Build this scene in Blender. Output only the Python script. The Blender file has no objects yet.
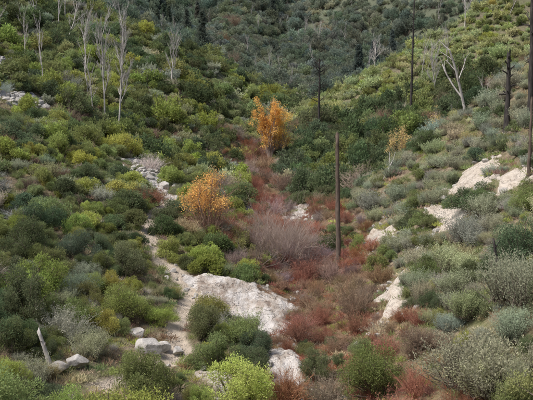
import bpy, math, random, numpy as np, bmesh
from mathutils import Vector
rng=np.random.default_rng(7); random.seed(5)
scene=bpy.context.scene
# ------------------------------------------------------------ noise
def _h(ix,iy,s):
    n=(ix.astype(np.int64)*374761393+iy.astype(np.int64)*668265263+s*974711)&0xffffffff
    n=((n^(n>>13))*1274126177)&0xffffffff
    n=n^(n>>16)
    return (n&0xffff)/65535.0
def vn(x,y,s=0):
    x=np.asarray(x,float);y=np.asarray(y,float)
    ix=np.floor(x);iy=np.floor(y);fx=x-ix;fy=y-iy
    fx=fx*fx*(3-2*fx);fy=fy*fy*(3-2*fy)
    a=_h(ix,iy,s);b=_h(ix+1,iy,s);c=_h(ix,iy+1,s);d=_h(ix+1,iy+1,s)
    return (a*(1-fx)+b*fx)*(1-fy)+(c*(1-fx)+d*fx)*fy
def fbm(x,y,o=4,s=0):
    x=np.asarray(x,float);y=np.asarray(y,float)
    t=0;a=.5;tot=0
    for i in range(o):
        t=t+a*(vn(x,y,s+i*17)*2-1);tot+=a;a*=.5
        x,y=x*1.9*.8-y*1.9*.6+3.1,x*1.9*.6+y*1.9*.8+7.7
    return t/tot
def ss(a,b,x):
    t=np.clip((x-a)/(b-a),0,1);return t*t*(3-2*t)
# ------------------------------------------------------------ terrain (metres; +Y up the canyon)
TY=np.arange(-100,801.,1.)
def table(pts,sm=7):
    p=np.array(pts,float);v=np.interp(TY,p[:,0],p[:,1])
    k=np.hanning(2*sm+3)[1:-1];k/=k.sum()
    return np.convolve(np.pad(v,sm,mode='edge'),k,mode='valid')
T_xa=table([(-100,6),(20,4.5),(35,3),(52,3.2),(60,4.2),(70,2.8),(85,0),(105,-1.6),(130,1.5),(160,7.5),(200,6),(240,2),(300,8),(400,16)],6)
T_zf=table([(-100,-13),(20,-13.6),(35,-13),(42,-12.7),(52,-12.1),(60,-11.4),(85,-8.1),(105,-5),(130,0),(160,5.5),(200,10),(240,20),(290,34),(360,60),(500,125),(650,185),(800,210)],6)
T_sL=table([(-100,.3),(30,.3),(50,.35),(80,.41),(120,.43),(170,.42),(200,.42),(260,.50),(340,.50),(800,.4)],8)
T_sR=table([(-100,.9),(28,.9),(40,.80),(55,.79),(69,.84),(73,.70),(82,.13),(103,.08),(120,.18),(138,.42),(150,.60),(154,.54),(166,.10),(215,.14),(255,.46),(340,.50),(800,.4)],3)
def tb(T,y): return np.interp(y,TY,T)
def ridge(x,y):
    x=np.asarray(x,float);y=np.asarray(y,float)
    w=x+.13*(y-200)*np.sign(x-8)*-.6*ss(0,25,np.abs(x-8))+9*fbm(x/60,y/60,2,71)
    f=fbm(w/52+2.3,y/190,2,41)
    return 1-(np.sqrt(f*f+.012)-.08)*2.3
def H0(x,y):
    x=np.asarray(x,float);y=np.asarray(y,float)
    d=x-tb(T_xa,y)
    dd=np.sqrt(d*d+2.2**2)-2.2
    dd=np.where(dd>110,110+(dd-110)*.4,dd)
    s=np.where(d<0,tb(T_sL,y),tb(T_sR,y))
    z=tb(T_zf,y)+s*dd
    z=z+np.clip(dd/14,0,1)*1.3*fbm(x/22,y/22,3,3)
    z=z+.45*fbm(x/6,y/6,3,11)+.14*fbm(x/1.5,y/1.5,3,23)
    far=ss(185,285,y)
    z=z+far*((20*ridge(x,y)-14)*ss(4,40,dd)+5*fbm(x/24,y/36,3,77))
    mid=ss(60,100,y)*(1-ss(170,230,y))*np.clip(-d/18,0,1)
    z=z+mid*3.4*fbm(x/13+5,y/30,2,57)
    nearc=1-ss(1.5,15,np.sqrt(x*x*.3+np.clip(y,0,None)**2))
    return z*(1-nearc)+nearc*(-1.75)
W=dict(path=[(-6.7,29.9),(-5.8,32.9),(-5.1,35.5),(-4.6,37.9),(-5,40.2),(-4.7,44.5),(-5.2,47.8),(-6,50),(-7.3,51.6),(-8.6,53.7),(-9.3,57.1),(-9.4,63.1),(-9.2,71)],
 slab1=[(-6.2,50.3),(-4.3,50.9),(-2.5,52.1),(-0.3,51.1),(1.6,50.4),(1.7,46.8),(1.1,42.6),(-0.3,43.3),(-1.7,44.4),(-3.2,44.2),(-4.4,46.0),(-5.3,48.2)],
 slab2=[(-0.5,40.7),(1.3,39.8),(1.8,36.1),(0.7,35.1),(-0.1,37.7)],
 slab3=[(-3.5,35.2),(-2.1,35.5),(-1.3,33.8),(-2.4,32.8)],
 slab4=[(-15.4,81.4),(-14.1,83),(-11.1,76.4),(-8.9,69.9),(-10,68.1),(-12.7,74.4)],
 slab5=[(-39.8,110.8),(-38.6,116.1),(-34.3,104.7),(-34.3,98.1)],
 slab6=[(14.1,55.3),(16.3,59.4),(17.3,54.3),(15.9,50.2),(14.2,51.6)],
 slab7=[(12.0,55.4),(14.1,51.3),(12.5,46.6),(11.0,50.5)],
 slab8=[(8.3,63.3),(10.3,58.4),(9.7,55.0),(8.0,59.1)],
 slab9=[(7.6,46.6),(9.0,46.2),(8.2,41.2),(6.6,40.2)],
 slab10=[(16.1,51.2),(17.5,47.2),(16.6,44.4),(15.2,47.2)],
 slab11=[(2.6,79.8),(4.4,77.9),(4.2,74.1),(2.7,75.7)],
 slab12=[(-31.5,87),(-29,92.5),(-26.6,89),(-29,84)],
 snagA=[(22.6,115.8)],snagB=[(8.3,118.4)],autC=[(22,93)],autD=[(17.3,91)],bareC=[(28.6,125.4)],bareD=[(-21.9,99.8)],
 bareE=[(39.1,146.8)],bareF=[(-30.3,124)],bareG=[(22,150)],bareH=[(16.5,46)],
 post=[(5.7,57.3)],snagC=[(19.5,59.7)],snagD=[(20.3,56.6)],stump=[(11.2,34)],fork=[(18.5,68.2)],lean=[(10.3,68.5)],
 bareA=[(-19.6,97.1)],bareB=[(-16,125.3)],stub=[(-9.1,30.3)],autA=[(.5,106.1)],autA2=[(1.9,107.4)],autB=[(-4.7,59.6)],mauve=[(1.2,60.2)],
 b=[(-5.9,36),(-6.8,37.5),(-5.3,36.8),(-8.4,31.4),(-8.5,47.9),(-8.9,30.4),(-4.6,36.9),(-10.2,73.4)],log=[(-.9,55.6)])
BXY=np.array(W['b'])
# ------------------------------------------------------------ masks
def sdist(x,y,poly):
    P=np.array(poly,float);d=np.full(x.shape,1e9);ins=np.zeros(x.shape,bool)
    for i in range(len(P)):
        a=P[i];b=P[(i+1)%len(P)];e=b-a
        wx=x-a[0];wy=y-a[1];t=np.clip((wx*e[0]+wy*e[1])/(e@e+1e-9),0,1)
        d=np.minimum(d,np.hypot(wx-t*e[0],wy-t*e[1]))
        c=((a[1]>y)!=(b[1]>y))&(x<(b[0]-a[0])*(y-a[1])/((b[1]-a[1])+1e-12)+a[0])
        ins^=c
    return np.where(ins,d,-d)
def pdist(x,y,pl):
    P=np.array(pl,float);d=np.full(x.shape,1e9)
    for a,b in zip(P[:-1],P[1:]):
        e=b-a;wx=x-a[0];wy=y-a[1];t=np.clip((wx*e[0]+wy*e[1])/(e@e+1e-9),0,1)
        d=np.minimum(d,np.hypot(wx-t*e[0],wy-t*e[1]))
    return d
SL=[W[k] for k in W if k.startswith('slab')]
def rock(x,y):
    x=np.asarray(x,float);y=np.asarray(y,float)
    xx=x+1.2*fbm(x/1.8,y/1.8,5,91);yy=y+1.5*fbm(x/1.8,y/1.8,5,95)
    r=np.full(x.shape,-1e3)
    for p in SL:
        q=np.array(p)
        m=(x>q[:,0].min()-3)&(x<q[:,0].max()+3)&(y>q[:,1].min()-3)&(y<q[:,1].max()+3)
        if m.any(): r[m]=np.maximum(r[m],sdist(xx[m],yy[m],p))
    # the soil cuts on the right-hand slope are broken up
    return r-np.where(x>6,.5*np.clip(fbm(x/1.1,y/2.2,3,201)+.12,0,1)*2.2,0)
def path(x,y):
    x=np.asarray(x,float);y=np.asarray(y,float)
    return pdist(x+.35*fbm(x/1.5,y/1.5,2,5),y,W['path'])
def H(x,y):
    z=H0(x,y);r=rock(x,y)
    k=ss(-.35,.35,r)
    x=np.asarray(x,float);y=np.asarray(y,float)
    ledge=fbm(x/1.3,y/1.8,4,131);ledge=.5*ledge+.5*np.round(ledge*4)/4
    return z+k*(.25+.40*ledge)-.12*(1-ss(.3,.7,path(x,y)))
# ------------------------------------------------------------ node helpers
def newmat(name):
    m=bpy.data.materials.new(name);m.use_nodes=True;m.node_tree.nodes.clear();return m,m.node_tree
class NT:
    def __init__(s,nt): s.nt=nt
    def n(s,t,ins={},**k):
        n=s.nt.nodes.new(t)
        for a,b in k.items(): setattr(n,a,b)
        for a,b in ins.items():
            if isinstance(b,bpy.types.NodeSocket): s.nt.links.new(b,n.inputs[a])
            else: n.inputs[a].default_value=b
        return n
    def mix(s,f,a,b,mode='MIX'):
        n=s.nt.nodes.new('ShaderNodeMix');n.data_type='RGBA';n.blend_type=mode
        for i,v in ((0,f),(6,a),(7,b)):
            if isinstance(v,bpy.types.NodeSocket): s.nt.links.new(v,n.inputs[i])
            else: n.inputs[i].default_value=(v if i==0 else (*v,1) if len(v)==3 else v)
        return n.outputs[2]
    def math(s,op,a,b=0.,c=None):
        n=s.nt.nodes.new('ShaderNodeMath');n.operation=op
        for i,v in enumerate((a,b)+((c,) if c is not None else ())):
            if isinstance(v,bpy.types.NodeSocket): s.nt.links.new(v,n.inputs[i])
            else: n.inputs[i].default_value=v
        return n.outputs[0]
    def ramp(s,f,pts):
        n=s.nt.nodes.new('ShaderNodeValToRGB');s.nt.links.new(f,n.inputs[0])
        el=n.color_ramp.elements
        while len(el)<len(pts): el.new(.5)
        for e,(p,c) in zip(el,pts): e.position=p;e.color=(*c,1) if len(c)==3 else c
        return n.outputs[0]
    def noise(s,vec,scale,det=4,rough=.55):
        n=s.n('ShaderNodeTexNoise',{'Scale':scale,'Detail':det,'Roughness':rough})
        if vec is not None: s.nt.links.new(vec,n.inputs['Vector'])
        return n.outputs[0]
def leaf_mat(name,inst=True,col=(.1,.12,.04),trans=.38,contrast=.85,sat=1.0):
    m,nt=newmat(name);N=NT(nt)
    if inst: c=N.n('ShaderNodeAttribute',attribute_type='INSTANCER',attribute_name='col').outputs['Color']
    else: c=N.n('ShaderNodeRGB').outputs[0];c.default_value=(*col,1)
    v=N.n('ShaderNodeAttribute',attribute_type='GEOMETRY',attribute_name='var').outputs['Fac']
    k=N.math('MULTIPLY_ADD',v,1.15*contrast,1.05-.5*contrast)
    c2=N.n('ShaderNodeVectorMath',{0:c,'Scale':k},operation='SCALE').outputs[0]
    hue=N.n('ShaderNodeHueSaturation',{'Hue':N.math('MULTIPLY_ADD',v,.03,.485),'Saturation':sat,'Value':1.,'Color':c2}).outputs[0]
    d=N.n('ShaderNodeBsdfDiffuse',{'Color':hue,'Roughness':.5})
    t=N.n('ShaderNodeBsdfTranslucent',{'Color':hue})
    ms=N.n('ShaderNodeMixShader',{0:trans,1:d.outputs[0],2:t.outputs[0]})
    nt.links.new(ms.outputs[0],N.n('ShaderNodeOutputMaterial').inputs[0]);return m
def bark_mat(name,a,b,scale=6,inst=False):
    m,nt=newmat(name);N=NT(nt)
    if inst:
        c=N.n('ShaderNodeAttribute',attribute_type='INSTANCER',attribute_name='col').outputs['Color']
        v=N.n('ShaderNodeAttribute',attribute_type='GEOMETRY',attribute_name='var').outputs['Fac']
        c=N.n('ShaderNodeVectorMath',{0:c,'Scale':N.math('MULTIPLY_ADD',v,.9,.6)},operation='SCALE').outputs[0]
        p=N.n('ShaderNodeBsdfDiffuse',{'Color':c})
    else:
        tc=N.n('ShaderNodeTexCoord').outputs['Object']
        mp=N.n('ShaderNodeMapping',{'Vector':tc,'Scale':(1,1,.22)}).outputs[0]
        f=N.noise(mp,scale,4,.65)
        c=N.ramp(f,[(.3,a),(.7,b)])
        bp=N.n('ShaderNodeBump',{'Strength':.6,'Distance':.03,'Height':f})
        p=N.n('ShaderNodeBsdfPrincipled',{'Base Color':c,'Roughness':.9,'Specular IOR Level':.15,'Normal':bp.outputs[0]})
    nt.links.new(p.outputs[0],N.n('ShaderNodeOutputMaterial').inputs[0]);return m
def granite(name,inst=False):
    m,nt=newmat(name);N=NT(nt)
    tc=N.n('ShaderNodeNewGeometry').outputs['Position'] if not inst else N.n('ShaderNodeTexCoord').outputs['Object']
    f=N.noise(tc,1.6,5,.6);g=N.noise(tc,9,4,.7)
    c=N.ramp(f,[(.3,(.26,.24,.22)),(.48,(.44,.42,.39)),(.7,(.60,.58,.56))])
    c=N.mix(N.math('MULTIPLY',N.ramp(g,[(.45,(0,0,0)),(.62,(1,1,1))]),.35),c,(.2,.18,.16))
    bp=N.n('ShaderNodeBump',{'Strength':.5,'Distance':.08,'Height':g})
    p=N.n('ShaderNodeBsdfPrincipled',{'Base Color':c,'Roughness':.85,'Specular IOR Level':.2,'Normal':bp.outputs[0]})
    nt.links.new(p.outputs[0],N.n('ShaderNodeOutputMaterial').inputs[0]);return m
M_leaf=leaf_mat('leaf');M_twig=bark_mat('twig',(.12,.09,.07),(.25,.2,.17),6,True)
M_stem=bark_mat('stem',(.12,.10,.08),(.24,.19,.16))
M_char=bark_mat('charred_wood',(.018,.017,.017),(.09,.08,.075))
M_brown=bark_mat('weathered_burnt_wood',(.065,.05,.042),(.20,.155,.125))
M_grey=bark_mat('bleached_wood',(.38,.35,.33),(.66,.63,.60))
M_gran=granite('granite');M_gran_i=granite('granite_rubble',True)
# ------------------------------------------------------------ mesh building
def mesh(name,parts,mats):
    vs=[];qs=[];va=[];mi=[];o=0
    for v,q,a,m in parts:
        if len(v)==0: continue
        vs.append(v);qs.append(q+o);va.append(np.broadcast_to(a,(len(v),)));mi.append(np.full(len(q),m));o+=len(v)
    V=np.concatenate(vs).astype(np.float32);Q=np.concatenate(qs).astype(np.int32)
    me=bpy.data.meshes.new(name)
    me.vertices.add(len(V));me.vertices.foreach_set('co',V.ravel())
    me.loops.add(Q.size);me.loops.foreach_set('vertex_index',Q.ravel())
    me.polygons.add(len(Q));me.polygons.foreach_set('loop_start',np.arange(0,Q.size,4,dtype=np.int32))
    me.polygons.foreach_set('material_index',np.concatenate(mi).astype(np.int32))
    me.update(calc_edges=True)
    a=me.attributes.new('var','FLOAT','POINT');a.data.foreach_set('value',np.concatenate(va).astype(np.float32))
    for m in mats: me.materials.append(m)
    return me
def unit(v): return v/(np.linalg.norm(v,axis=-1,keepdims=True)+1e-9)
def leaves(P,D,L,Wd,var,m=0):
    n=len(P);D=unit(D);S=unit(np.cross(D,rng.normal(size=(n,3))))
    L=np.broadcast_to(L,(n,))[:,None];Wd=np.broadcast_to(Wd,(n,))[:,None]
    v=np.stack([P,P+D*L*.5+S*Wd*.5,P+D*L,P+D*L*.5-S*Wd*.5],1).reshape(-1,3)
    q=np.arange(4*n).reshape(n,4)
    return v,q,np.repeat(np.broadcast_to(var,(n,)),4),m
def tubes(A,B,ra,rb,k=3,m=0,var=.5):
    A=np.asarray(A,float);B=np.asarray(B,float);n=len(A)
    if n==0: return np.zeros((0,3)),np.zeros((0,4),int),0,m
    D=unit(B-A);up=np.where(np.abs(D[:,2:3])>.9,[[1.,0,0]],[[0,0,1.]])
    S=unit(np.cross(D,up));T=np.cross(D,S)
    an=np.arange(k)*2*math.pi/k
    R=np.cos(an)[None,:,None]*S[:,None,:]+np.sin(an)[None,:,None]*T[:,None,:]
    ra=np.broadcast_to(ra,(n,))[:,None,None];rb=np.broadcast_to(rb,(n,))[:,None,None]
    v=np.concatenate([A[:,None]+R*ra,B[:,None]+R*rb],1).reshape(-1,3)
    i=np.arange(k);j=(i+1)%k
    q=(np.stack([i,j,j+k,i+k],1)[None]+(np.arange(n)*2*k)[:,None,None]).reshape(-1,4)
    return v,q,var,m
def rdir(n): return unit(rng.normal(size=(n,3)))
def grow(segs,tips,p,d,L,r,depth,up=.05,nseg=4,spread=.8,kids=2,wob=.12,ratio=.6,start=1):
    for i in range(nseg):
        d=d+np.array([random.gauss(0,wob),random.gauss(0,wob),random.gauss(0,wob)+up]);d=d/np.linalg.norm(d)
        q=p+d*L/nseg;r1=r*(1-.55/nseg)
        segs.append((p,q,r,r1))
        if depth>0 and i>=start:
            for _ in range(kids):
                s=np.cross(d,np.random.normal(size=3));s/=np.linalg.norm(s)
                nd=d*math.cos(spread)+s*math.sin(spread)
                grow(segs,tips,q,nd,L*ratio*random.uniform(.7,1.1),r1*.55,depth-1,up,nseg,spread,kids,wob,ratio,1)
        p=q;r=r1
    tips.append(p)
np.random.seed(3)
def seg_part(segs,k,m):
    return tubes([s[0] for s in segs],[s[1] for s in segs],np.array([s[2] for s in segs]),np.array([s[3] for s in segs]),k,m)
def pcoll(name): return bpy.data.collections.new(name)
def addp(coll,nm,me):
    o=bpy.data.objects.new(nm,me);coll.objects.link(o)
def leafy(name,ncl,n,ls,h=1.3,ragged=.35,asym=.3):
    C=[];ox,oy=rng.normal(0,asym,2)
    for i in range(ncl):
        a=rng.uniform(0,2*math.pi);rr=math.sqrt(rng.uniform(0,1))*.85*(1+.35*math.cos(a*2+ox*5))
        z=(h-.2)*math.sqrt(max(0.02,1-min(1,rr)**2))*rng.uniform(.35,1.1)
        C.append((rr*math.cos(a)+ox*z*.3,rr*math.sin(a)+oy*z*.3,max(.15,z),rng.uniform(.14,.36)))
    C=np.array(C);k=rng.choice(ncl,n,p=(C[:,3]**2)/np.sum(C[:,3]**2))
    D=rdir(n);rad=C[k,3]*rng.uniform(.2,1,n)**.5*(1+ragged*rng.uniform(-.5,1,n)**3)
    P=C[k,:3]+D*rad[:,None]*[1,1,1.1]
    tone=rng.uniform(.2,.65,ncl)[k]
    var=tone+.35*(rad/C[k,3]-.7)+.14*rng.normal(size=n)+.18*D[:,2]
    ok=P[:,2]>.03;P=P[ok];D=D[ok];var=np.clip(var[ok],0,1.1)
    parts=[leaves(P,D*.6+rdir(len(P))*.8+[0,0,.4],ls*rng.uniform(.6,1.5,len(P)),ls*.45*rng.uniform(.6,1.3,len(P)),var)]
    A=np.zeros((ncl,3));A[:,:2]=C[:,:2]*.15
    parts.append(tubes(A,C[:,:3],.03,.012,4,1))
    kk=rng.choice(ncl,ncl);S0=C[kk,:3];S1=S0+unit(rdir(ncl)+[0,0,.8])*(C[kk,3]*1.6)[:,None]
    parts.append(tubes(S0,S1,.010,.004,3,1))
    return mesh(name,parts,[M_leaf,M_stem])
def sage(name,nst,per,ls,h=1.0):
    nc=8;ca=rng.uniform(0,6.28,nc);cr=rng.uniform(.1,.65,nc);ch=rng.uniform(.55,1.1,nc)
    g=rng.integers(0,nc,nst)
    a=rng.uniform(0,2*math.pi,nst);lean=rng.uniform(0,1,nst)**.8*.95
    D=np.stack([np.sin(lean)*np.cos(a),np.sin(lean)*np.sin(a),np.cos(lean)],1)
    L=h*ch[g]*rng.uniform(.6,1.15,nst)*.9
    B=np.stack([np.cos(ca[g])*cr[g],np.sin(ca[g])*cr[g],np.zeros(nst)],1)+rng.normal(size=(nst,3))*[.1,.1,0]
    t=rng.uniform(.1,1,(nst,per))
    P=B[:,None]+D[:,None]*(t*L[:,None])[...,None]+np.array([0,0,.2])*(t**2)[...,None]*np.sin(lean)[:,None,None]
    P=P+rng.normal(size=P.shape)*.035
    Dl=D[:,None]*.7+rng.normal(size=P.shape)*.6+[0,0,.3]
    tone=(rng.uniform(.25,.6,nc)[g]+rng.normal(0,.08,nst))[:,None]
    var=np.clip(tone+.35*(t-.6)+.1*rng.normal(size=t.shape),0,1.1)
    parts=[leaves(P.reshape(-1,3),Dl.reshape(-1,3),ls*rng.uniform(.6,1.4,nst*per),ls*.38,var.ravel())]
    parts.append(tubes(B,B+D*L[:,None]*.8,.009,.004,3,1))
    return mesh(name,parts,[M_leaf,M_stem])
def twiggy(name,nst,h=1.2,r=.014,leafn=0,ls=.06):
    segA=[];segB=[];ra=[];rb=[];va=[];
    for i in range(nst):
        a=rng.uniform(0,2*math.pi);le=rng.uniform(0,1)**.8*1.0
        d=np.array([math.sin(le)*math.cos(a),math.sin(le)*math.sin(a),math.cos(le)])
        p=np.array([math.cos(a),math.sin(a),0])*rng.uniform(0,.3);L=h*rng.uniform(.6,1.1);tone=rng.uniform(.2,.8)
        for j in range(4):
            d=unit(d+rng.normal(size=3)*.2+[0,0,.06]);q=p+d*L/4;rr=r*(1-j*.2)
            segA.append(p);segB.append(q);ra.append(rr);rb.append(rr*.8);va.append(tone)
            if j>0:
                for _ in range(3):
                    e=unit(d+rng.normal(size=3)*.5);s=p+(q-p)*rng.uniform();l=L*.28*rng.uniform(.5,1.2)
                    segA.append(s);segB.append(s+e*l);ra.append(rr*.5);rb.append(rr*.3);va.append(tone)
                    e2=unit(e+rng.normal(size=3)*.6);s2=s+e*l*.5
                    segA.append(s2);segB.append(s2+e2*l*.6);ra.append(rr*.4);rb.append(rr*.25);va.append(tone)
            p=q
    va=np.repeat(np.array(va),6)
    parts=[tubes(segA,segB,np.array(ra),np.array(rb),3,0,va)]
    if leafn:
        B=np.array(segB);k=rng.choice(len(B),leafn);P=B[k]+rng.normal(size=(leafn,3))*.04
        parts.append(leaves(P,rdir(leafn)+[0,0,.2],ls*rng.uniform(.6,1.4,leafn),ls*.5,rng.uniform(.2,.9,leafn),1))
    return mesh(name,parts,[M_twig,M_leaf])
def tuft(name,n,h=.3,sp=.35):
    P=np.stack([rng.normal(0,sp*.5,n),rng.normal(0,sp*.5,n),np.zeros(n)],1)
    D=np.stack([P[:,0]*1.0,P[:,1]*1.0,np.ones(n)*.6],1)+rng.normal(size=(n,3))*.4
    D[:,2]=np.abs(D[:,2])
    return mesh(name,[leaves(P,D,h*rng.uniform(.3,1.1,n),.03,rng.uniform(.2,.9,n))],[M_leaf])
def boulder_mesh(name,seed,mat,sub=3):
    r=np.random.default_rng(seed);bm=bmesh.new();bmesh.ops.create_icosphere(bm,subdivisions=sub,radius=1)
    pl=[(unit(r.normal(size=3)),r.uniform(.5,.85)) for _ in range(10)]
    for v in bm.verts:
        c=np.array(v.co)
        for nn,dd in pl:
            e=c@nn-dd
            if e>0:c=c-nn*e*.97
        c=c*(1+.07*float(fbm(np.array([c[0]*2.5+seed]),np.array([c[1]*2.5+c[2]*1.7]),3,seed)[0]))
        v.co=Vector(c*[1,.85,.72])
    me=bpy.data.meshes.new(name);bm.to_mesh(me);bm.free();me.materials.append(mat)
    return me
def conifer_parts(h=1.0):
    parts=[tubes([[0,0,0]],[[0,0,h]],.02*h,.003,6,1)]
    P=[];D=[];V=[];A=[];B=[]
    for z in np.arange(.14,1,.035):
        rad=(1-z)**.8*.2+.015
        for j in range(6):
            a=rng.uniform(0,2*math.pi);d=np.array([math.cos(a),math.sin(a),-.15+.3*z]);rr=rad*rng.uniform(.5,1.2)
            A.append([0,0,z*h]);B.append(np.array([0,0,z*h])+d*rr*h)
            n=26;t=rng.uniform(.15,1,n);Q=np.array([0,0,z*h])+d*rr*h*t[:,None]+rng.normal(size=(n,3))*.012*h
            P.append(Q);D.append(np.tile(d,(n,1))+rng.normal(size=(n,3))*.6);V.append(np.full(n,rng.uniform(.2,.7))+.2*(t-.5))
    P=np.concatenate(P);parts.append(leaves(P,np.concatenate(D),.045*h,.018*h,np.concatenate(V)))
    parts.append(tubes(A,B,.004*h,.002*h,3,1));return parts
c_near=pcoll('shrub_kinds_near');c_mid=pcoll('shrub_kinds_mid');c_far=pcoll('shrub_kinds_far');c_sage=pcoll('sage_kinds');c_sagen=pcoll('sage_kinds_fine');c_sagef=pcoll('sage_kinds_far')
c_tw=pcoll('twig_kinds');c_tu=pcoll('tuft_kinds');c_rock=pcoll('rubble_kinds');c_con=pcoll('conifer_kinds');c_snag=pcoll('snag_kinds')
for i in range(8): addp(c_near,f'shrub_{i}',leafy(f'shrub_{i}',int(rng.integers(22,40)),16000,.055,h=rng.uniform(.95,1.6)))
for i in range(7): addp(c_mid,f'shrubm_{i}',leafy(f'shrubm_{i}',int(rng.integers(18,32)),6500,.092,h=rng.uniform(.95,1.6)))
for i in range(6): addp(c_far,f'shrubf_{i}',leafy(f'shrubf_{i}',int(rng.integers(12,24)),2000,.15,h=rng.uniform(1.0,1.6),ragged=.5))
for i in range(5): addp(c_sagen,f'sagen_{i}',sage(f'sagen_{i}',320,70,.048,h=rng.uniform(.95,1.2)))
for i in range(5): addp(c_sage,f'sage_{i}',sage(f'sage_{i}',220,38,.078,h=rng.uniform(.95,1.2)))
for i in range(3): addp(c_sagef,f'sagef_{i}',sage(f'sagef_{i}',80,22,.17))
for i in range(4): addp(c_tw,f'twigs_{i}',twiggy(f'twigs_{i}',90,leafn=[200,900,200,1500][i]))
for i in range(4): addp(c_tu,f'tuft_{i}',tuft(f'tuft_{i}',110))
for i in range(5): addp(c_rock,f'rubble_{i}',boulder_mesh(f'rubble_{i}',i+40,M_gran_i,2))
for i in range(3): addp(c_con,f'conifer_{i}',mesh(f'conifer_{i}',conifer_parts(),[M_leaf,M_stem]))
M_snag=bark_mat('snag_wood',(.38,.35,.33),(.60,.57,.54),4)
for i in range(4):
    sg=[];tp=[];grow(sg,tp,np.zeros(3),np.array([0,0,1.]),1.,.014,2,.10,5,.45,2,.09,.36,1)
    addp(c_snag,f'snagk_{i}',mesh(f'snagk_{i}',[seg_part(sg,3,0)],[M_snag]))
# ------------------------------------------------------------ scatter
def scatter(name,P,scale,idx,col,coll,tilt=.1):
    P=np.asarray(P,float);n=len(P)
    if n==0:return
    me=bpy.data.meshes.new(name);me.vertices.add(n);me.vertices.foreach_set('co',P.astype(np.float32).ravel());me.update()
    a=me.attributes.new('rot','FLOAT_VECTOR','POINT');R=np.stack([rng.normal(0,tilt,n),rng.normal(0,tilt,n),rng.uniform(0,2*math.pi,n)],1)
    a.data.foreach_set('vector',R.astype(np.float32).ravel())
    a=me.attributes.new('scl','FLOAT_VECTOR','POINT');a.data.foreach_set('vector',np.asarray(scale,np.float32).ravel())
    a=me.attributes.new('idx','INT','POINT');a.data.foreach_set('value',np.asarray(idx,np.int32))
    a=me.attributes.new('col','FLOAT_COLOR','POINT');a.data.foreach_set('color',np.concatenate([np.clip(col,0.005,1),np.ones((n,1))],1).astype(np.float32).ravel())
    ob=bpy.data.objects.new(name,me);scene.collection.objects.link(ob)
    ng=bpy.data.node_groups.new(name,'GeometryNodeTree')
    ng.interface.new_socket('Geometry',in_out='INPUT',socket_type='NodeSocketGeometry')
    ng.interface.new_socket('Geometry',in_out='OUTPUT',socket_type='NodeSocketGeometry')
    nn=ng.nodes.new;L=ng.links.new
    gi=nn('NodeGroupInput');go=nn('NodeGroupOutput');ip=nn('GeometryNodeInstanceOnPoints');ci=nn('GeometryNodeCollectionInfo')
    ci.inputs['Collection'].default_value=coll;ci.inputs['Separate Children'].default_value=True;ci.inputs['Reset Children'].default_value=True
    def na(nm,t):
        q=nn('GeometryNodeInputNamedAttribute');q.data_type=t;q.inputs['Name'].default_value=nm
        return [o for o in q.outputs if o.enabled and o.name=='Attribute'][0]
    e=nn('FunctionNodeEulerToRotation')
    L(na('rot','FLOAT_VECTOR'),e.inputs[0]);L(e.outputs[0],ip.inputs['Rotation']);L(na('scl','FLOAT_VECTOR'),ip.inputs['Scale'])
    L(na('idx','INT'),ip.inputs['Instance Index']);ip.inputs['Pick Instance'].default_value=True
    L(gi.outputs[0],ip.inputs['Points']);L(ci.outputs[0],ip.inputs['Instance']);L(ip.outputs[0],go.inputs[0])
    md=ob.modifiers.new('scatter','NODES');md.node_group=ng
    return ob
def poisson(y0,y1,r,seed,wide=.46,pad=9):
    g=np.random.default_rng(seed)
    n=int((y1-y0)*( wide*(y0+y1)+2*pad)/(r*r)*2.2)
    ys=y0+(y1-y0)*g.uniform(0,1,n)**.8;xs=g.uniform(-1,1,n)*(wide*ys+pad)
    rr=r*g.uniform(.6,1.35,n);cell={};out=[]
    for i in range(n):
        cx,cy=int(xs[i]//(r*1.4)),int(ys[i]//(r*1.4));ok=True
        for a in(-1,0,1):
            for b in(-1,0,1):
                for j in cell.get((cx+a,cy+b),()):
                    if (xs[i]-xs[j])**2+(ys[i]-ys[j])**2<((rr[i]+rr[j])*.5)**2: ok=False;break
                if not ok:break
            if not ok:break
        if ok: cell.setdefault((cx,cy),[]).append(i);out.append(i)
    return xs[out],ys[out],rr[out]
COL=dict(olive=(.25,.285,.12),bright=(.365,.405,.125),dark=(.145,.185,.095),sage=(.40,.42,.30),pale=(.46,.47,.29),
 rust=(.34,.165,.115),brown=(.32,.235,.17),mauve=(.40,.315,.285),grey=(.48,.45,.41),far=(.28,.315,.225),haze_dark=(.195,.235,.175),tan=(.48,.41,.28),haze_mid=(.24,.275,.20),amber=(.62,.42,.15),  # distant greens lightened and greyed: aerial haze painted into the foliage colour
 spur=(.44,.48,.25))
groups={}
def put(kind,x,y,s,c,h=1.0,sink=.08):
    if kind=='near' and y>50: kind='mid'
    if kind=='sage' and y<46: kind='sagen'
    groups.setdefault(kind,[]).append((x,y,s,h,c,sink))
def jit(c,a=.15):
    c=np.array(c);k=math.exp(random.gauss(0,a));return tuple(c*k*np.array([math.exp(random.gauss(0,.07)),1,math.exp(random.gauss(0,.1))]))
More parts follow.
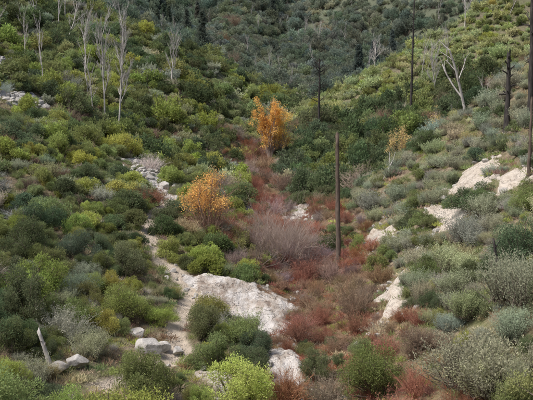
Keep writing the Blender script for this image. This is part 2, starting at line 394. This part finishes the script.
def species(x,y,q,d,c1,c2,small=False):
        u=random.random();s=q*random.uniform(.7,1.1)
        near=y<85
        if 54<y<118 and -6.5<d<2.5 and random.random()<.38+c2*.5:
            put('tw',x,y,s*.95,jit(COL[('rust','brown','rust','mauve')[random.randrange(4)]]));return
        if y<78 and -3.4<d<5.0 or (78<=y<118 and abs(d)<2.4):
            if u<.56: put('tw',x,y,s*.9,jit(COL['rust' if c1>-.25 else 'brown']))
            elif u<.64: put('tw',x,y,s*.85,jit(COL['mauve' if y>56 else 'brown']))
            elif u<.84: put('near' if near else 'far',x,y,s*.8,jit(COL['dark' if u<.76 else 'olive']))
            elif u<.93: put('sage' if near else 'sagef',x,y,s*.8,jit(COL['brown']))
            return
        if y<78 and d>0:
            v=u+c1*.25
            if y>46 and d>6: v=v*.66;s*=.9
            if v<.46: put('sage',x,y,s*1.05,jit(COL['sage'],.1),random.uniform(.85,1.2))
            elif v<.58: put('sage',x,y,s*.95,jit(COL['pale'] if c2<0 else COL['olive']))
            elif v<.82: put('near',x,y,s*1.0,jit(COL['dark' if c2<.1 else 'olive']))
            elif v<.91: put('near',x,y,s*.9,jit(COL['bright' if c2<0 else 'olive']))
            else: put('tw',x,y,s*.8,jit(COL['brown' if c2<0 else 'grey']))
        elif y<128:
            v=u+c1*.35;K='near' if near else 'far';S='sage' if near else 'sagef'
            if d>4:
                if u<.55: put(K,x,y,s*1.2,jit(COL['dark']),1.2)
                elif u<.82: put(K,x,y,s*1.1,jit(COL['olive']),1.1)
                elif u<.90: put(S,x,y,s,jit(COL['sage']))
                else: put('tw',x,y,s*1.1,jit(COL['brown' if u<.95 else 'tan']))
                return
            if v<.05: put('tw',x,y,s*.8,jit(COL['grey']))
            elif v<.20: put(S,x,y,s*.9,jit(COL['sage']))
            elif v<.34: put(S,x,y,s*.9,jit(COL['olive' if c2>0 else 'pale']))
            elif v<.60: put(K,x,y,s,jit(COL['olive']))
            elif v<.79: put(K,x,y,s*1.05,jit(COL['dark']))
            elif v<.97: put(K,x,y,s*1.05,jit(COL['bright']),1.1)
            else: put('tw',x,y,s*.7,jit(COL['brown']))
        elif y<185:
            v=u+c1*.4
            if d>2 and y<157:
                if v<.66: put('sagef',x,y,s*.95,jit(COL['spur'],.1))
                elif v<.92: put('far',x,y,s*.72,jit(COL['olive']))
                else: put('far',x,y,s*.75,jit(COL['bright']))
            elif d>2: put('far',x,y,s*1.25,jit(COL['haze_dark']),1.1)
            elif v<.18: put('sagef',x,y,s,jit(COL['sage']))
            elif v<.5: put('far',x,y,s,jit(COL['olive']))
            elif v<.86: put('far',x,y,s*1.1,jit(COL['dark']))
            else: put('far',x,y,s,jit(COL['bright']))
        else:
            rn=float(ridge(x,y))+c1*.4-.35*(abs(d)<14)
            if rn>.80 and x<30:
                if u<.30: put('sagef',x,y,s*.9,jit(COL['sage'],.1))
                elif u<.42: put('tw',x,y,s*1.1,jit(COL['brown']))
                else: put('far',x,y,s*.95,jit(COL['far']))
            elif rn>.35: put('far',x,y,s*1.0,jit(COL['haze_mid' if u<.55 else 'haze_dark']))
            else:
                put('far',x,y,s*1.2,jit(COL['haze_dark']),1.2)
                if u<.03: put('con',x,y,random.uniform(7,12),jit((.14,.17,.14)))
            if u>.965: put('snag',x,y,random.uniform(4,8),(.3,.3,.3))
def bfront(xs,ys_):
    d=np.full(len(xs),1e9)
    for bx,by in BXY:
        for k in (0,.8,1.6,2.4):
            sx=bx*(by-k)/by
            d=np.minimum(d,np.hypot(xs-sx,ys_-(by-k))+.15*k)
    return d
def rclear(xs,ys_):
    far=np.where((xs<0)&(ys_>60),np.maximum(rock(xs,ys_+3.2)+.2,np.where(ys_>74,rock(xs,ys_+5)+.1,-9)),rock(xs,ys_+3)-.7)
    return np.maximum.reduce([rock(xs,ys_)+.1,rock(xs,ys_+.8)-.0,rock(xs,ys_+1.8)-.3,far])
layers=[(15,34,1.5,1),(34,52,1.3,7),(52,78,1.3,2),(78,120,1.7,3),(120,185,2.0,4),(185,300,2.5,5),(300,440,3.2,6)]
for y0,y1,r,sd in layers:
    xs,ys_,rr=poisson(y0,y1,r,sd)
    if y0==300: rr=rr*1.15
    rk=rclear(xs,ys_);pt=np.minimum.reduce([path(xs,ys_),path(xs,ys_+1.2)+.1,path(xs,ys_+2.2)+.15,path(xs,ys_+3.2)+.4])
    pt=np.minimum(pt,bfront(xs,ys_)-.1)
    dd=xs-tb(T_xa,ys_);cl=fbm(xs/9,ys_/9,3,301);cl2=fbm(xs/4+9,ys_/4,2,333)
    for x,y,q,k,p,d,c1,c2 in zip(xs,ys_,rr,rk,pt,dd,cl,cl2):
        if k>.0 or p<.95: continue
        species(x,y,q,d,c1,c2)
for y0,y1,r,sd in [(15,48,.85,31),(48,85,.95,32),(85,158,1.25,33)]:
    xs,ys_,rr=poisson(y0,y1,r,sd)
    rk=np.maximum(rock(xs,ys_)+.15,rock(xs,ys_+.6));pt=np.minimum.reduce([path(xs,ys_),path(xs,ys_+1)+.1,path(xs,ys_+1.8)+.3])
    rk=np.where((xs<0)&(ys_>60),rclear(xs,ys_),rk)
    dd=xs-tb(T_xa,ys_);cl=fbm(xs/9,ys_/9,3,301)+.5*rng.normal(size=len(xs));cl2=fbm(xs/4+9,ys_/4,2,333)
    bf=bfront(xs,ys_)
    for x,y,q,k,p,d,c1,c2,b in zip(xs,ys_,rr,rk,pt,dd,cl,cl2,bf):
        if k>.0 or p<.8 or b<.7 or random.random()<.12: continue
        species(x,y,q*(.85 if (d>3.6 and y<78) else 1.0 if (d>2 and y>128) else .74),d,c1,c2,True)
for (cx,cy,n,sp,h0,h1) in [(-26,98,5,5,6,11),(-45,140,10,14,6,10),(34,105,6,7,4,7),(48,140,8,8,5,10),(30,138,4,4,4,7)]:
    for i in range(n):
        x=cx+random.gauss(0,sp);y=cy+random.gauss(0,sp);put('snag',x,y,random.uniform(h0,h1),(.3,.3,.3))
for i in range(10): put('far',random.gauss(6,2.5),random.gauss(124,3),random.uniform(.8,1.3),jit(COL['amber']))
for i in range(22): put('tw',random.gauss(5,3),random.gauss(122,5),random.uniform(1.2,1.9),jit(COL['tan' if i%2 else 'brown']))
for i in range(30): put('tw',random.gauss(-4,2.4),random.gauss(61,2.4),random.uniform(.9,1.5),jit(COL['rust' if i%3 else 'tan']))
for i in range(12): put('tw',random.gauss(1.2,1.6),random.gauss(59.6,1.2),random.uniform(1.2,1.9),jit(COL['mauve']))
def flush(kind,name,coll,n,zs=1.,tilt=.1):
    g=groups.get(kind,[])
    if not g:return
    x=np.array([a[0] for a in g]);y=np.array([a[1] for a in g]);s=np.array([a[2] for a in g]);h=np.array([a[3] for a in g])
    z=H(x,y)-np.array([a[5] for a in g])
    sx=s*np.exp(rng.normal(0,.15,len(g)));sy=s*np.exp(rng.normal(0,.15,len(g)))
    if kind in('con','snag'): sx=sy=s
    scatter(name,np.stack([x,y,z],1),np.stack([sx,sy,s*h*zs],1),rng.integers(0,n,len(g)),np.array([a[4] for a in g]),coll,tilt)
for (y0,y1,r,sd) in [(15,50,.42,21),(50,85,.7,22)]:
    xs,ys_,rr=poisson(y0,y1,r,sd,.42,3)
    rk=rock(xs,ys_);pt=path(xs,ys_);c1=fbm(xs/5,ys_/5,3,401);dd=xs-tb(T_xa,ys_)
    for x,y,k,p,c,d in zip(xs,ys_,rk,pt,c1,dd):
        if k>.1 or p<.55 or random.random()<.25: continue
        cc='rust' if (abs(d)<3.5 and random.random()<.5) else ('tan' if c>.15 else ('olive' if c>-.15 else ('bright' if random.random()<.4 else 'brown')))
        put('tuft',x,y,random.uniform(.6,1.3)*(1 if y<50 else 1.4),jit(COL[cc]),1,.02)
flush('near','chaparral_shrubs',c_near,8,.95);flush('mid','hillside_chaparral',c_mid,7,.95);flush('far','distant_chaparral',c_far,6)
flush('sagen','sagebrush',c_sagen,5);flush('sage','hillside_sagebrush',c_sage,5);flush('sagef','distant_sagebrush',c_sagef,3)
flush('tw','dry_brush',c_tw,4);flush('tuft','grass_tufts',c_tu,4)
flush('con','distant_conifers',c_con,3,1,.03);flush('snag','distant_bare_trees',c_snag,4,1,.08)
g=[]
for i in range(14000):
    x=random.uniform(-46,26);y=random.uniform(22,120)
    if abs(x)>.45*y: continue
    g.append((x,y))
g=np.array(g);rk=rock(g[:,0],g[:,1]);sel=((rk>-1.3)&(rk<.15)&(rng.uniform(size=len(g))<.6))|(rng.uniform(size=len(g))<.008)|((rk>-.6)&(g[:,1]>60)&(g[:,0]<0))
g=g[sel];s=rng.uniform(.07,.36,len(g))*(1+.8*ss(50,80,g[:,1])+.6*ss(85,110,g[:,1]))
scatter('granite_rubble',np.stack([g[:,0],g[:,1],H(g[:,0],g[:,1])+.02],1),np.stack([s,s,s*.8],1),rng.integers(0,5,len(g)),np.ones((len(g),3)),c_rock,.4)
# ------------------------------------------------------------ terrain mesh
ys=[-90.]
while ys[-1]<790:
    y=ys[-1];ys.append(y+(4 if y<6 else .6 if y<15 else .25 if y<80 else .25+(y-80)*.008))
ys=np.array(ys);s=np.linspace(-1,1,521);t=s*(.33+.67*s*s)
Wd=30+.62*np.clip(ys,0,None)
X=t[None,:]*Wd[:,None]*1.6;Y=np.repeat(ys[:,None],len(s),1);Z=H(X,Y)
n,m=X.shape;I=np.arange(n*m).reshape(n,m)
Q=np.stack([I[:-1,:-1],I[:-1,1:],I[1:,1:],I[1:,:-1]],-1).reshape(-1,4)
V=np.stack([X,Y,Z],-1).reshape(-1,3)
M_g,nt=newmat('hillside_soil');N=NT(nt)
pos=N.n('ShaderNodeNewGeometry').outputs['Position']
ar=N.n('ShaderNodeAttribute',attribute_name='rock').outputs['Fac'];ap=N.n('ShaderNodeAttribute',attribute_name='path').outputs['Fac'];aw=N.n('ShaderNodeAttribute',attribute_name='wash').outputs['Fac']
af=N.n('ShaderNodeAttribute',attribute_name='far').outputs['Fac'];asoil=N.n('ShaderNodeAttribute',attribute_name='soilcut').outputs['Fac']
n1=N.noise(pos,.35,3,.6);n2=N.noise(pos,1.7,4,.65);n3=N.noise(pos,9,3,.7)
soil=N.ramp(n2,[(.3,(.13,.10,.07)),(.5,(.23,.185,.13)),(.7,(.34,.28,.21))])
grn=N.ramp(n3,[(.35,(.10,.12,.05)),(.65,(.20,.215,.10))])
c=N.mix(N.ramp(n1,[(.42,(0,0,0)),(.58,(.8,.8,.8))]),soil,grn)
c=N.mix(N.math('MULTIPLY',aw,.75),c,N.ramp(n2,[(.35,(.14,.08,.055)),(.65,(.27,.16,.11))]))
c=N.mix(af,c,N.ramp(n3,[(.35,(.12,.14,.095)),(.65,(.20,.215,.155))]))  # distant ground: green cover, with haze painted in as a lighter, greyer tone
dirt=N.ramp(n2,[(.3,(.42,.355,.28)),(.7,(.58,.505,.42))])
c=N.mix(ap,c,dirt)
mp=N.n('ShaderNodeMapping',{'Vector':pos,'Rotation':(0,0,.6),'Scale':(1,.35,1.3)}).outputs[0]
n4=N.noise(mp,.9,6,.7);n5=N.noise(mp,4,4,.7);n6=N.noise(pos,.75,3,.6)
rk=N.ramp(n4,[(.36,(.28,.22,.18)),(.45,(.46,.41,.36)),(.53,(.60,.57,.54)),(.8,(.70,.68,.67))])
rk=N.mix(N.math('MULTIPLY',N.ramp(n5,[(.46,(0,0,0)),(.64,(1,1,1))]),.45),rk,(.36,.32,.28))
crack=N.ramp(n6,[(.0,(0,0,0)),(.485,(0,0,0)),(.50,(1,1,1)),(.515,(0,0,0)),(1,(0,0,0))])
rk=N.mix(N.math('MULTIPLY',crack,.38),rk,(.17,.14,.12))
rk=N.mix(N.math('MULTIPLY',asoil,.7),rk,N.ramp(n5,[(.35,(.36,.30,.24)),(.6,(.60,.54,.46))]))
rf=N.math('ADD',ar,N.math('MULTIPLY',N.math('SUBTRACT',n5,.5),1.2))
c=N.mix(N.ramp(rf,[(.42,(0,0,0)),(.60,(1,1,1))]),c,rk)
bh=N.math('ADD',N.math('MULTIPLY',n2,.6),N.math('MULTIPLY',n3,.25));bh=N.math('ADD',bh,N.math('MULTIPLY',n5,.5));bh=N.math('SUBTRACT',bh,N.math('MULTIPLY',crack,.3))
bp=N.n('ShaderNodeBump',{'Strength':.9,'Distance':.25,'Height':bh})
p=N.n('ShaderNodeBsdfDiffuse',{'Color':c,'Roughness':.6,'Normal':bp.outputs[0]})
nt.links.new(p.outputs[0],N.n('ShaderNodeOutputMaterial').inputs[0])
me=mesh('hillside_terrain',[(V,Q,.5,0)],[M_g])
me.polygons.foreach_set('use_smooth',np.ones(len(Q),bool))
def fa(nm,a): q=me.attributes.new(nm,'FLOAT','POINT');q.data.foreach_set('value',a.astype(np.float32).ravel())
fa('rock',ss(-.45,.45,rock(X,Y)));fa('path',1-ss(.45,.85,path(X,Y)));fa('soilcut',ss(5,6.5,X))
dd=X-tb(T_xa,Y);fa('wash',(1-ss(2.5,5.5,np.abs(dd+.8*fbm(X/3,Y/3,2,7))))*(1-ss(75,110,Y)));fa('far',ss(110,200,Y))
ob=bpy.data.objects.new('hillside_terrain',me);scene.collection.objects.link(ob)
# ------------------------------------------------------------ trees
def place(name,me,xy,rz=0,rot=None,sink=.15,scale=1):
    o=bpy.data.objects.new(name,me);scene.collection.objects.link(o)
    o.location=(xy[0],xy[1],float(H(np.array([xy[0]]),np.array([xy[1]]))[0])-sink)
    o.rotation_euler=rot if rot else (0,0,rz);o.scale=(scale,)*3 if not isinstance(scale,tuple) else scale
    return o
def trunk(h,r0,r1,n=16,k=10,wob=.03,m=0,broken=True):
    zs=np.linspace(0,h,n);an=np.arange(k)*2*math.pi/k
    cx=np.cumsum(rng.normal(0,wob,n))*h/n;cy=np.cumsum(rng.normal(0,wob,n))*h/n
    v=[]
    for i,z in enumerate(zs):
        r=r0+(r1-r0)*(i/(n-1))**.8;r*=1+(.5*math.exp(-z/.35))
        rr=r*(1+.10*rng.normal(size=k));zz=np.full(k,z)
        if i==n-1 and broken: zz=z+rng.uniform(-1,1.6,k)*r1*2.2
        v.append(np.stack([cx[i]+np.cos(an)*rr,cy[i]+np.sin(an)*rr,zz],1))
    v.append(np.array([[cx[-1],cy[-1],zs[-1]-r1]]));V=np.concatenate(v);q=[]
    for i in range(n-1):
        for j in range(k): q.append((i*k+j,i*k+(j+1)%k,(i+1)*k+(j+1)%k,(i+1)*k+j))
    for j in range(0,k,2): q.append(((n-1)*k+j,(n-1)*k+(j+1)%k,(n-1)*k+(j+2)%k,n*k))
    return (V,np.array(q),.5,m),(cx,cy,zs)
def snag(name,h,r0,r1,mat,nb=0,bl=1.,z0=.4,depth=1,wob=.03,droop=.1,elev=.4):
    t,(cx,cy,zs)=trunk(h,r0,r1,wob=wob);sg=[];tp=[]
    for i in range(nb):
        f=random.uniform(z0,.98);z=f*h;a=random.uniform(0,6.28);j=min(int(f*len(zs)),len(zs)-1)
        d=np.array([math.cos(a),math.sin(a),elev+random.uniform(-.3,.4)]);d/=np.linalg.norm(d)
        grow(sg,tp,np.array([cx[j],cy[j],z]),d,bl*random.uniform(.4,1.2)*(1.25-f*.6),r1*random.uniform(.35,.6)+.012,depth,droop,4,.7,1,.15,.55,1)
    parts=[t]
    if sg: parts.append(seg_part(sg,4,0))
    return mesh(name,parts,[mat])
place('burnt_tree_trunk',snag('burnt_tree_trunk',10.7,.21,.145,M_brown,4,.35,.5,0,.008),W['post'][0],rot=(0,math.radians(-1.0),0))
place('charred_dead_tree',snag('charred_dead_tree',19.5,.24,.08,M_char,34,1.2,.25,1,.015),W['snagA'][0],rot=(0,math.radians(.6),0))
place('charred_dead_tree',snag('charred_dead_tree2',12.5,.24,.10,M_char,34,2.2,.45,2,.03),W['snagB'][0])
place('charred_tree_trunk',snag('charred_tree_trunk',6.5,.26,.13,M_char,18,.7,.3,0,.04),W['snagC'][0])
place('charred_tree_trunk',snag('charred_tree_trunk2',11,.24,.13,M_char,16,.8,.3,1,.03),W['snagD'][0])
place('burnt_tree_trunk',snag('burnt_tree_trunk2',5,.12,.06,M_brown,6,.6,.4,1,.03),W['bareH'][0])
place('charred_stump',snag('charred_stump',2.7,.15,.05,M_char,3,.7,.3,0,.05),W['stump'][0],rot=(0,math.radians(-12),0))
place('leaning_stump',snag('leaning_stump',1.9,.11,.07,M_grey,2,.4,.5,0,.03),W['stub'][0],rot=(0,math.radians(-16),0))
def baretree(name,h,r,mat,depth=3,spread=.55,up=.06,kids=2,start=1,ratio=.58,d0=(0,0,1.)):
    sg=[];tp=[];grow(sg,tp,np.array([0,0,-.1]),unit(np.array(d0)),h*.8,r,depth,up,6,spread,kids,.07,ratio,start)
    return mesh(name,[seg_part(sg,5,0)],[mat])
place('bare_tree',baretree('bare_tree_a',15.5,.14,M_grey,3,.42,.10,ratio=.38),W['bareA'][0])
place('bare_tree',baretree('bare_tree_b',14,.13,M_grey,3,.42,.10,ratio=.36),W['bareD'][0])
place('bare_tree',baretree('bare_tree_c',9,.12,M_grey,3,.45,.10,ratio=.38),W['bareB'][0])
place('bare_tree',baretree('bare_tree_d',9,.11,M_grey,3,.45,.10,ratio=.38),W['bareF'][0])
place('bare_tree',baretree('bare_tree_e',9,.12,M_grey,3,.45,.08,ratio=.4),W['bareC'][0])
place('bare_tree',baretree('bare_tree_f',10,.12,M_grey,3,.45,.08,ratio=.4),W['bareE'][0])
place('bare_tree',baretree('bare_tree_g',7,.10,M_grey,3,.5,.08,ratio=.4),W['bareG'][0])
def forked():
    sg=[];tp=[]
    grow(sg,tp,np.zeros(3),unit(np.array([-.28,0,1.])),6.2,.15,1,0,6,.5,1,.05,.25,2)
    grow(sg,tp,np.array([-.45,0,1.6]),unit(np.array([-.75,.2,1.])),3.6,.09,1,.03,5,.5,1,.07,.3,1)
    grow(sg,tp,np.array([-.8,0,3.2]),unit(np.array([.5,.1,1.])),2.2,.06,1,.03,5,.5,1,.08,.3,1)
    return mesh('forked_dead_tree',[seg_part(sg,7,0)],[M_grey])
place('forked_dead_tree',forked(),W['fork'][0])
sg=[];tp=[];grow(sg,tp,np.zeros(3),unit(np.array([.55,0,1.])),3.2,.07,1,-.02,6,.6,1,.06,.4,2)
place('leaning_dead_branch',mesh('leaning_dead_branch',[seg_part(sg,6,0)],[M_grey]),W['lean'][0])
sg=[];tp=[]
for d in [(-1,.1,.25),(.9,.2,.5),(-.5,.3,.8),(.4,-.2,.9),(1,.4,.15)]:
    grow(sg,tp,np.zeros(3),unit(np.array(d)),2.2,.05,2,.0,5,.6,1,.1,.5,1)
place('fallen_dead_branches',mesh('fallen_dead_branches',[seg_part(sg,5,0)],[M_stem]),W['log'][0])
def autumn(name,h,w,leafcol,nl,ls,twm,nst=5,low=.3,trans=.4,dens=.3,tight=1.):
    """w = crown width; stems start across a small clump and fan out to fill it"""
    sg=[];tp=[]
    for i in range(nst):
        a=i*2.4+random.uniform(-.4,.4);f=math.sqrt((i+.5)/nst);H_=h*(1-.35*f*f)*random.uniform(.75,1.0)
        d=unit(np.array([math.cos(a)*f*w*.36,math.sin(a)*f*w*.36,H_]))
        grow(sg,tp,np.array([math.cos(a)*.25*f,math.sin(a)*.25*f,-.1]),d,H_*.80,.07,3,.05,4,.5,2,.08,.36*tight,0)
    B=np.array([s[1] for s in sg]);r=np.array([s[2] for s in sg])
    ok=np.nonzero((r<.04)&(B[:,2]>low*h))[0];pr=ss(low*h,h*.6,B[ok,2])*.9+.1;pr/=pr.sum()
    k=rng.choice(ok,nl,p=pr);cl=vn(B[k,0]*1.1,B[k,1]*1.1+B[k,2]*1.3,9);k=k[cl>dens]
    P=B[k]+rng.normal(size=(len(k),3))*.2
    var=np.clip(.5+.25*rng.normal(size=len(k))+.6*(vn(P[:,0]*1.5,P[:,2]*1.5,4)-.5),0,1.1)
    lm=leaf_mat(name+'_leaf',False,leafcol,trans,.9,.92)
    return mesh(name,[seg_part(sg,4,0),leaves(P,rdir(len(k)),ls*rng.uniform(.6,1.4,len(k)),ls*.7,var,1)],[twm,lm])
M_mauve=bark_mat('mauve_twigs',(.34,.26,.22),(.54,.44,.39));M_tw2=bark_mat('brown_twigs',(.28,.18,.14),(.42,.29,.23))
place('autumn_tree',autumn('autumn_tree_a',10.6,4.2,(.77,.46,.11),16000,.15,M_mauve,12,.1,dens=.38,tight=.85),W['autA'][0])
place('autumn_tree',autumn('autumn_tree_e',8.0,4.2,(.80,.55,.14),11000,.15,M_mauve,10,.1,dens=.42),W['autA2'][0])
place('autumn_tree',autumn('autumn_tree_b',5.8,6.2,(.74,.44,.13),9000,.11,M_tw2,15,.40,dens=.45),W['autB'][0])
place('autumn_tree',autumn('autumn_tree_c',7.3,7.5,(.64,.50,.20),7000,.15,M_mauve,11,.3,dens=.42),W['autC'][0])
place('autumn_tree',autumn('autumn_tree_d',6.2,6.5,(.60,.46,.20),5000,.14,M_mauve,10,.3,dens=.42),W['autD'][0])
def mthicket(name,n,h,sp,mat):
    sg=[];tp=[]
    for i in range(n):
        a=random.uniform(0,6.28);rr=random.uniform(0,1)**.6*sp*.5;le=random.uniform(0,.5)
        grow(sg,tp,np.array([math.cos(a)*rr,math.sin(a)*rr*.7,-.1]),unit(np.array([math.sin(le)*math.cos(a),math.sin(le)*math.sin(a),math.cos(le)])),h*random.uniform(.45,1.)*(1-.35*(rr/sp*2)**2),.025,2,.05,5,.55,2,.17,.45,0)
    s=seg_part(sg,3,0);return mesh(name,[s],[mat])
place('bare_willow_thicket',mthicket('bare_willow_thicket',90,5.0,4.6,M_mauve),W['mauve'][0])
BS=[(.75,.0),(.55,1),(.5,2),(.6,3),(.5,4),(.45,5),(.4,6),(.8,9)]
for (xy,(s,k)) in zip(W['b'],BS):
    place('granite_boulder',boulder_mesh(f'granite_boulder_{int(k)}',int(k)+3,M_gran,4),xy,rz=k*1.3,sink=-s*.3,scale=s)
# ------------------------------------------------------------ light / camera
w=bpy.data.worlds.new('World');scene.world=w;w.use_nodes=True
sk=w.node_tree.nodes.new('ShaderNodeTexSky');sk.sky_type='NISHITA';sk.sun_disc=False
EL=56;az=math.radians(-115)
sk.sun_elevation=math.radians(EL);sk.sun_rotation=az;sk.dust_density=4;sk.air_density=.8;sk.ozone_density=.6
w.node_tree.links.new(sk.outputs[0],w.node_tree.nodes['Background'].inputs[0]);w.node_tree.nodes['Background'].inputs[1].default_value=.15
l=bpy.data.lights.new('sun','SUN');l.energy=3.4;l.angle=math.radians(18);l.color=(1,.96,.9)
lo=bpy.data.objects.new('sun',l);scene.collection.objects.link(lo)
dv=Vector((math.sin(az)*math.cos(math.radians(EL)),math.cos(az)*math.cos(math.radians(EL)),math.sin(math.radians(EL))))
lo.rotation_euler=dv.to_track_quat('Z','Y').to_euler()
PITCH=math.radians(5.46)
cam=bpy.data.cameras.new('camera');co=bpy.data.objects.new('camera',cam);scene.collection.objects.link(co)
cam.sensor_width=36;cam.lens=49.4;cam.clip_end=3000;cam.clip_start=.1
co.rotation_euler=(math.pi/2-PITCH,0,0);scene.camera=co
scene.view_settings.view_transform='Standard';scene.view_settings.look='None';scene.view_settings.exposure=0
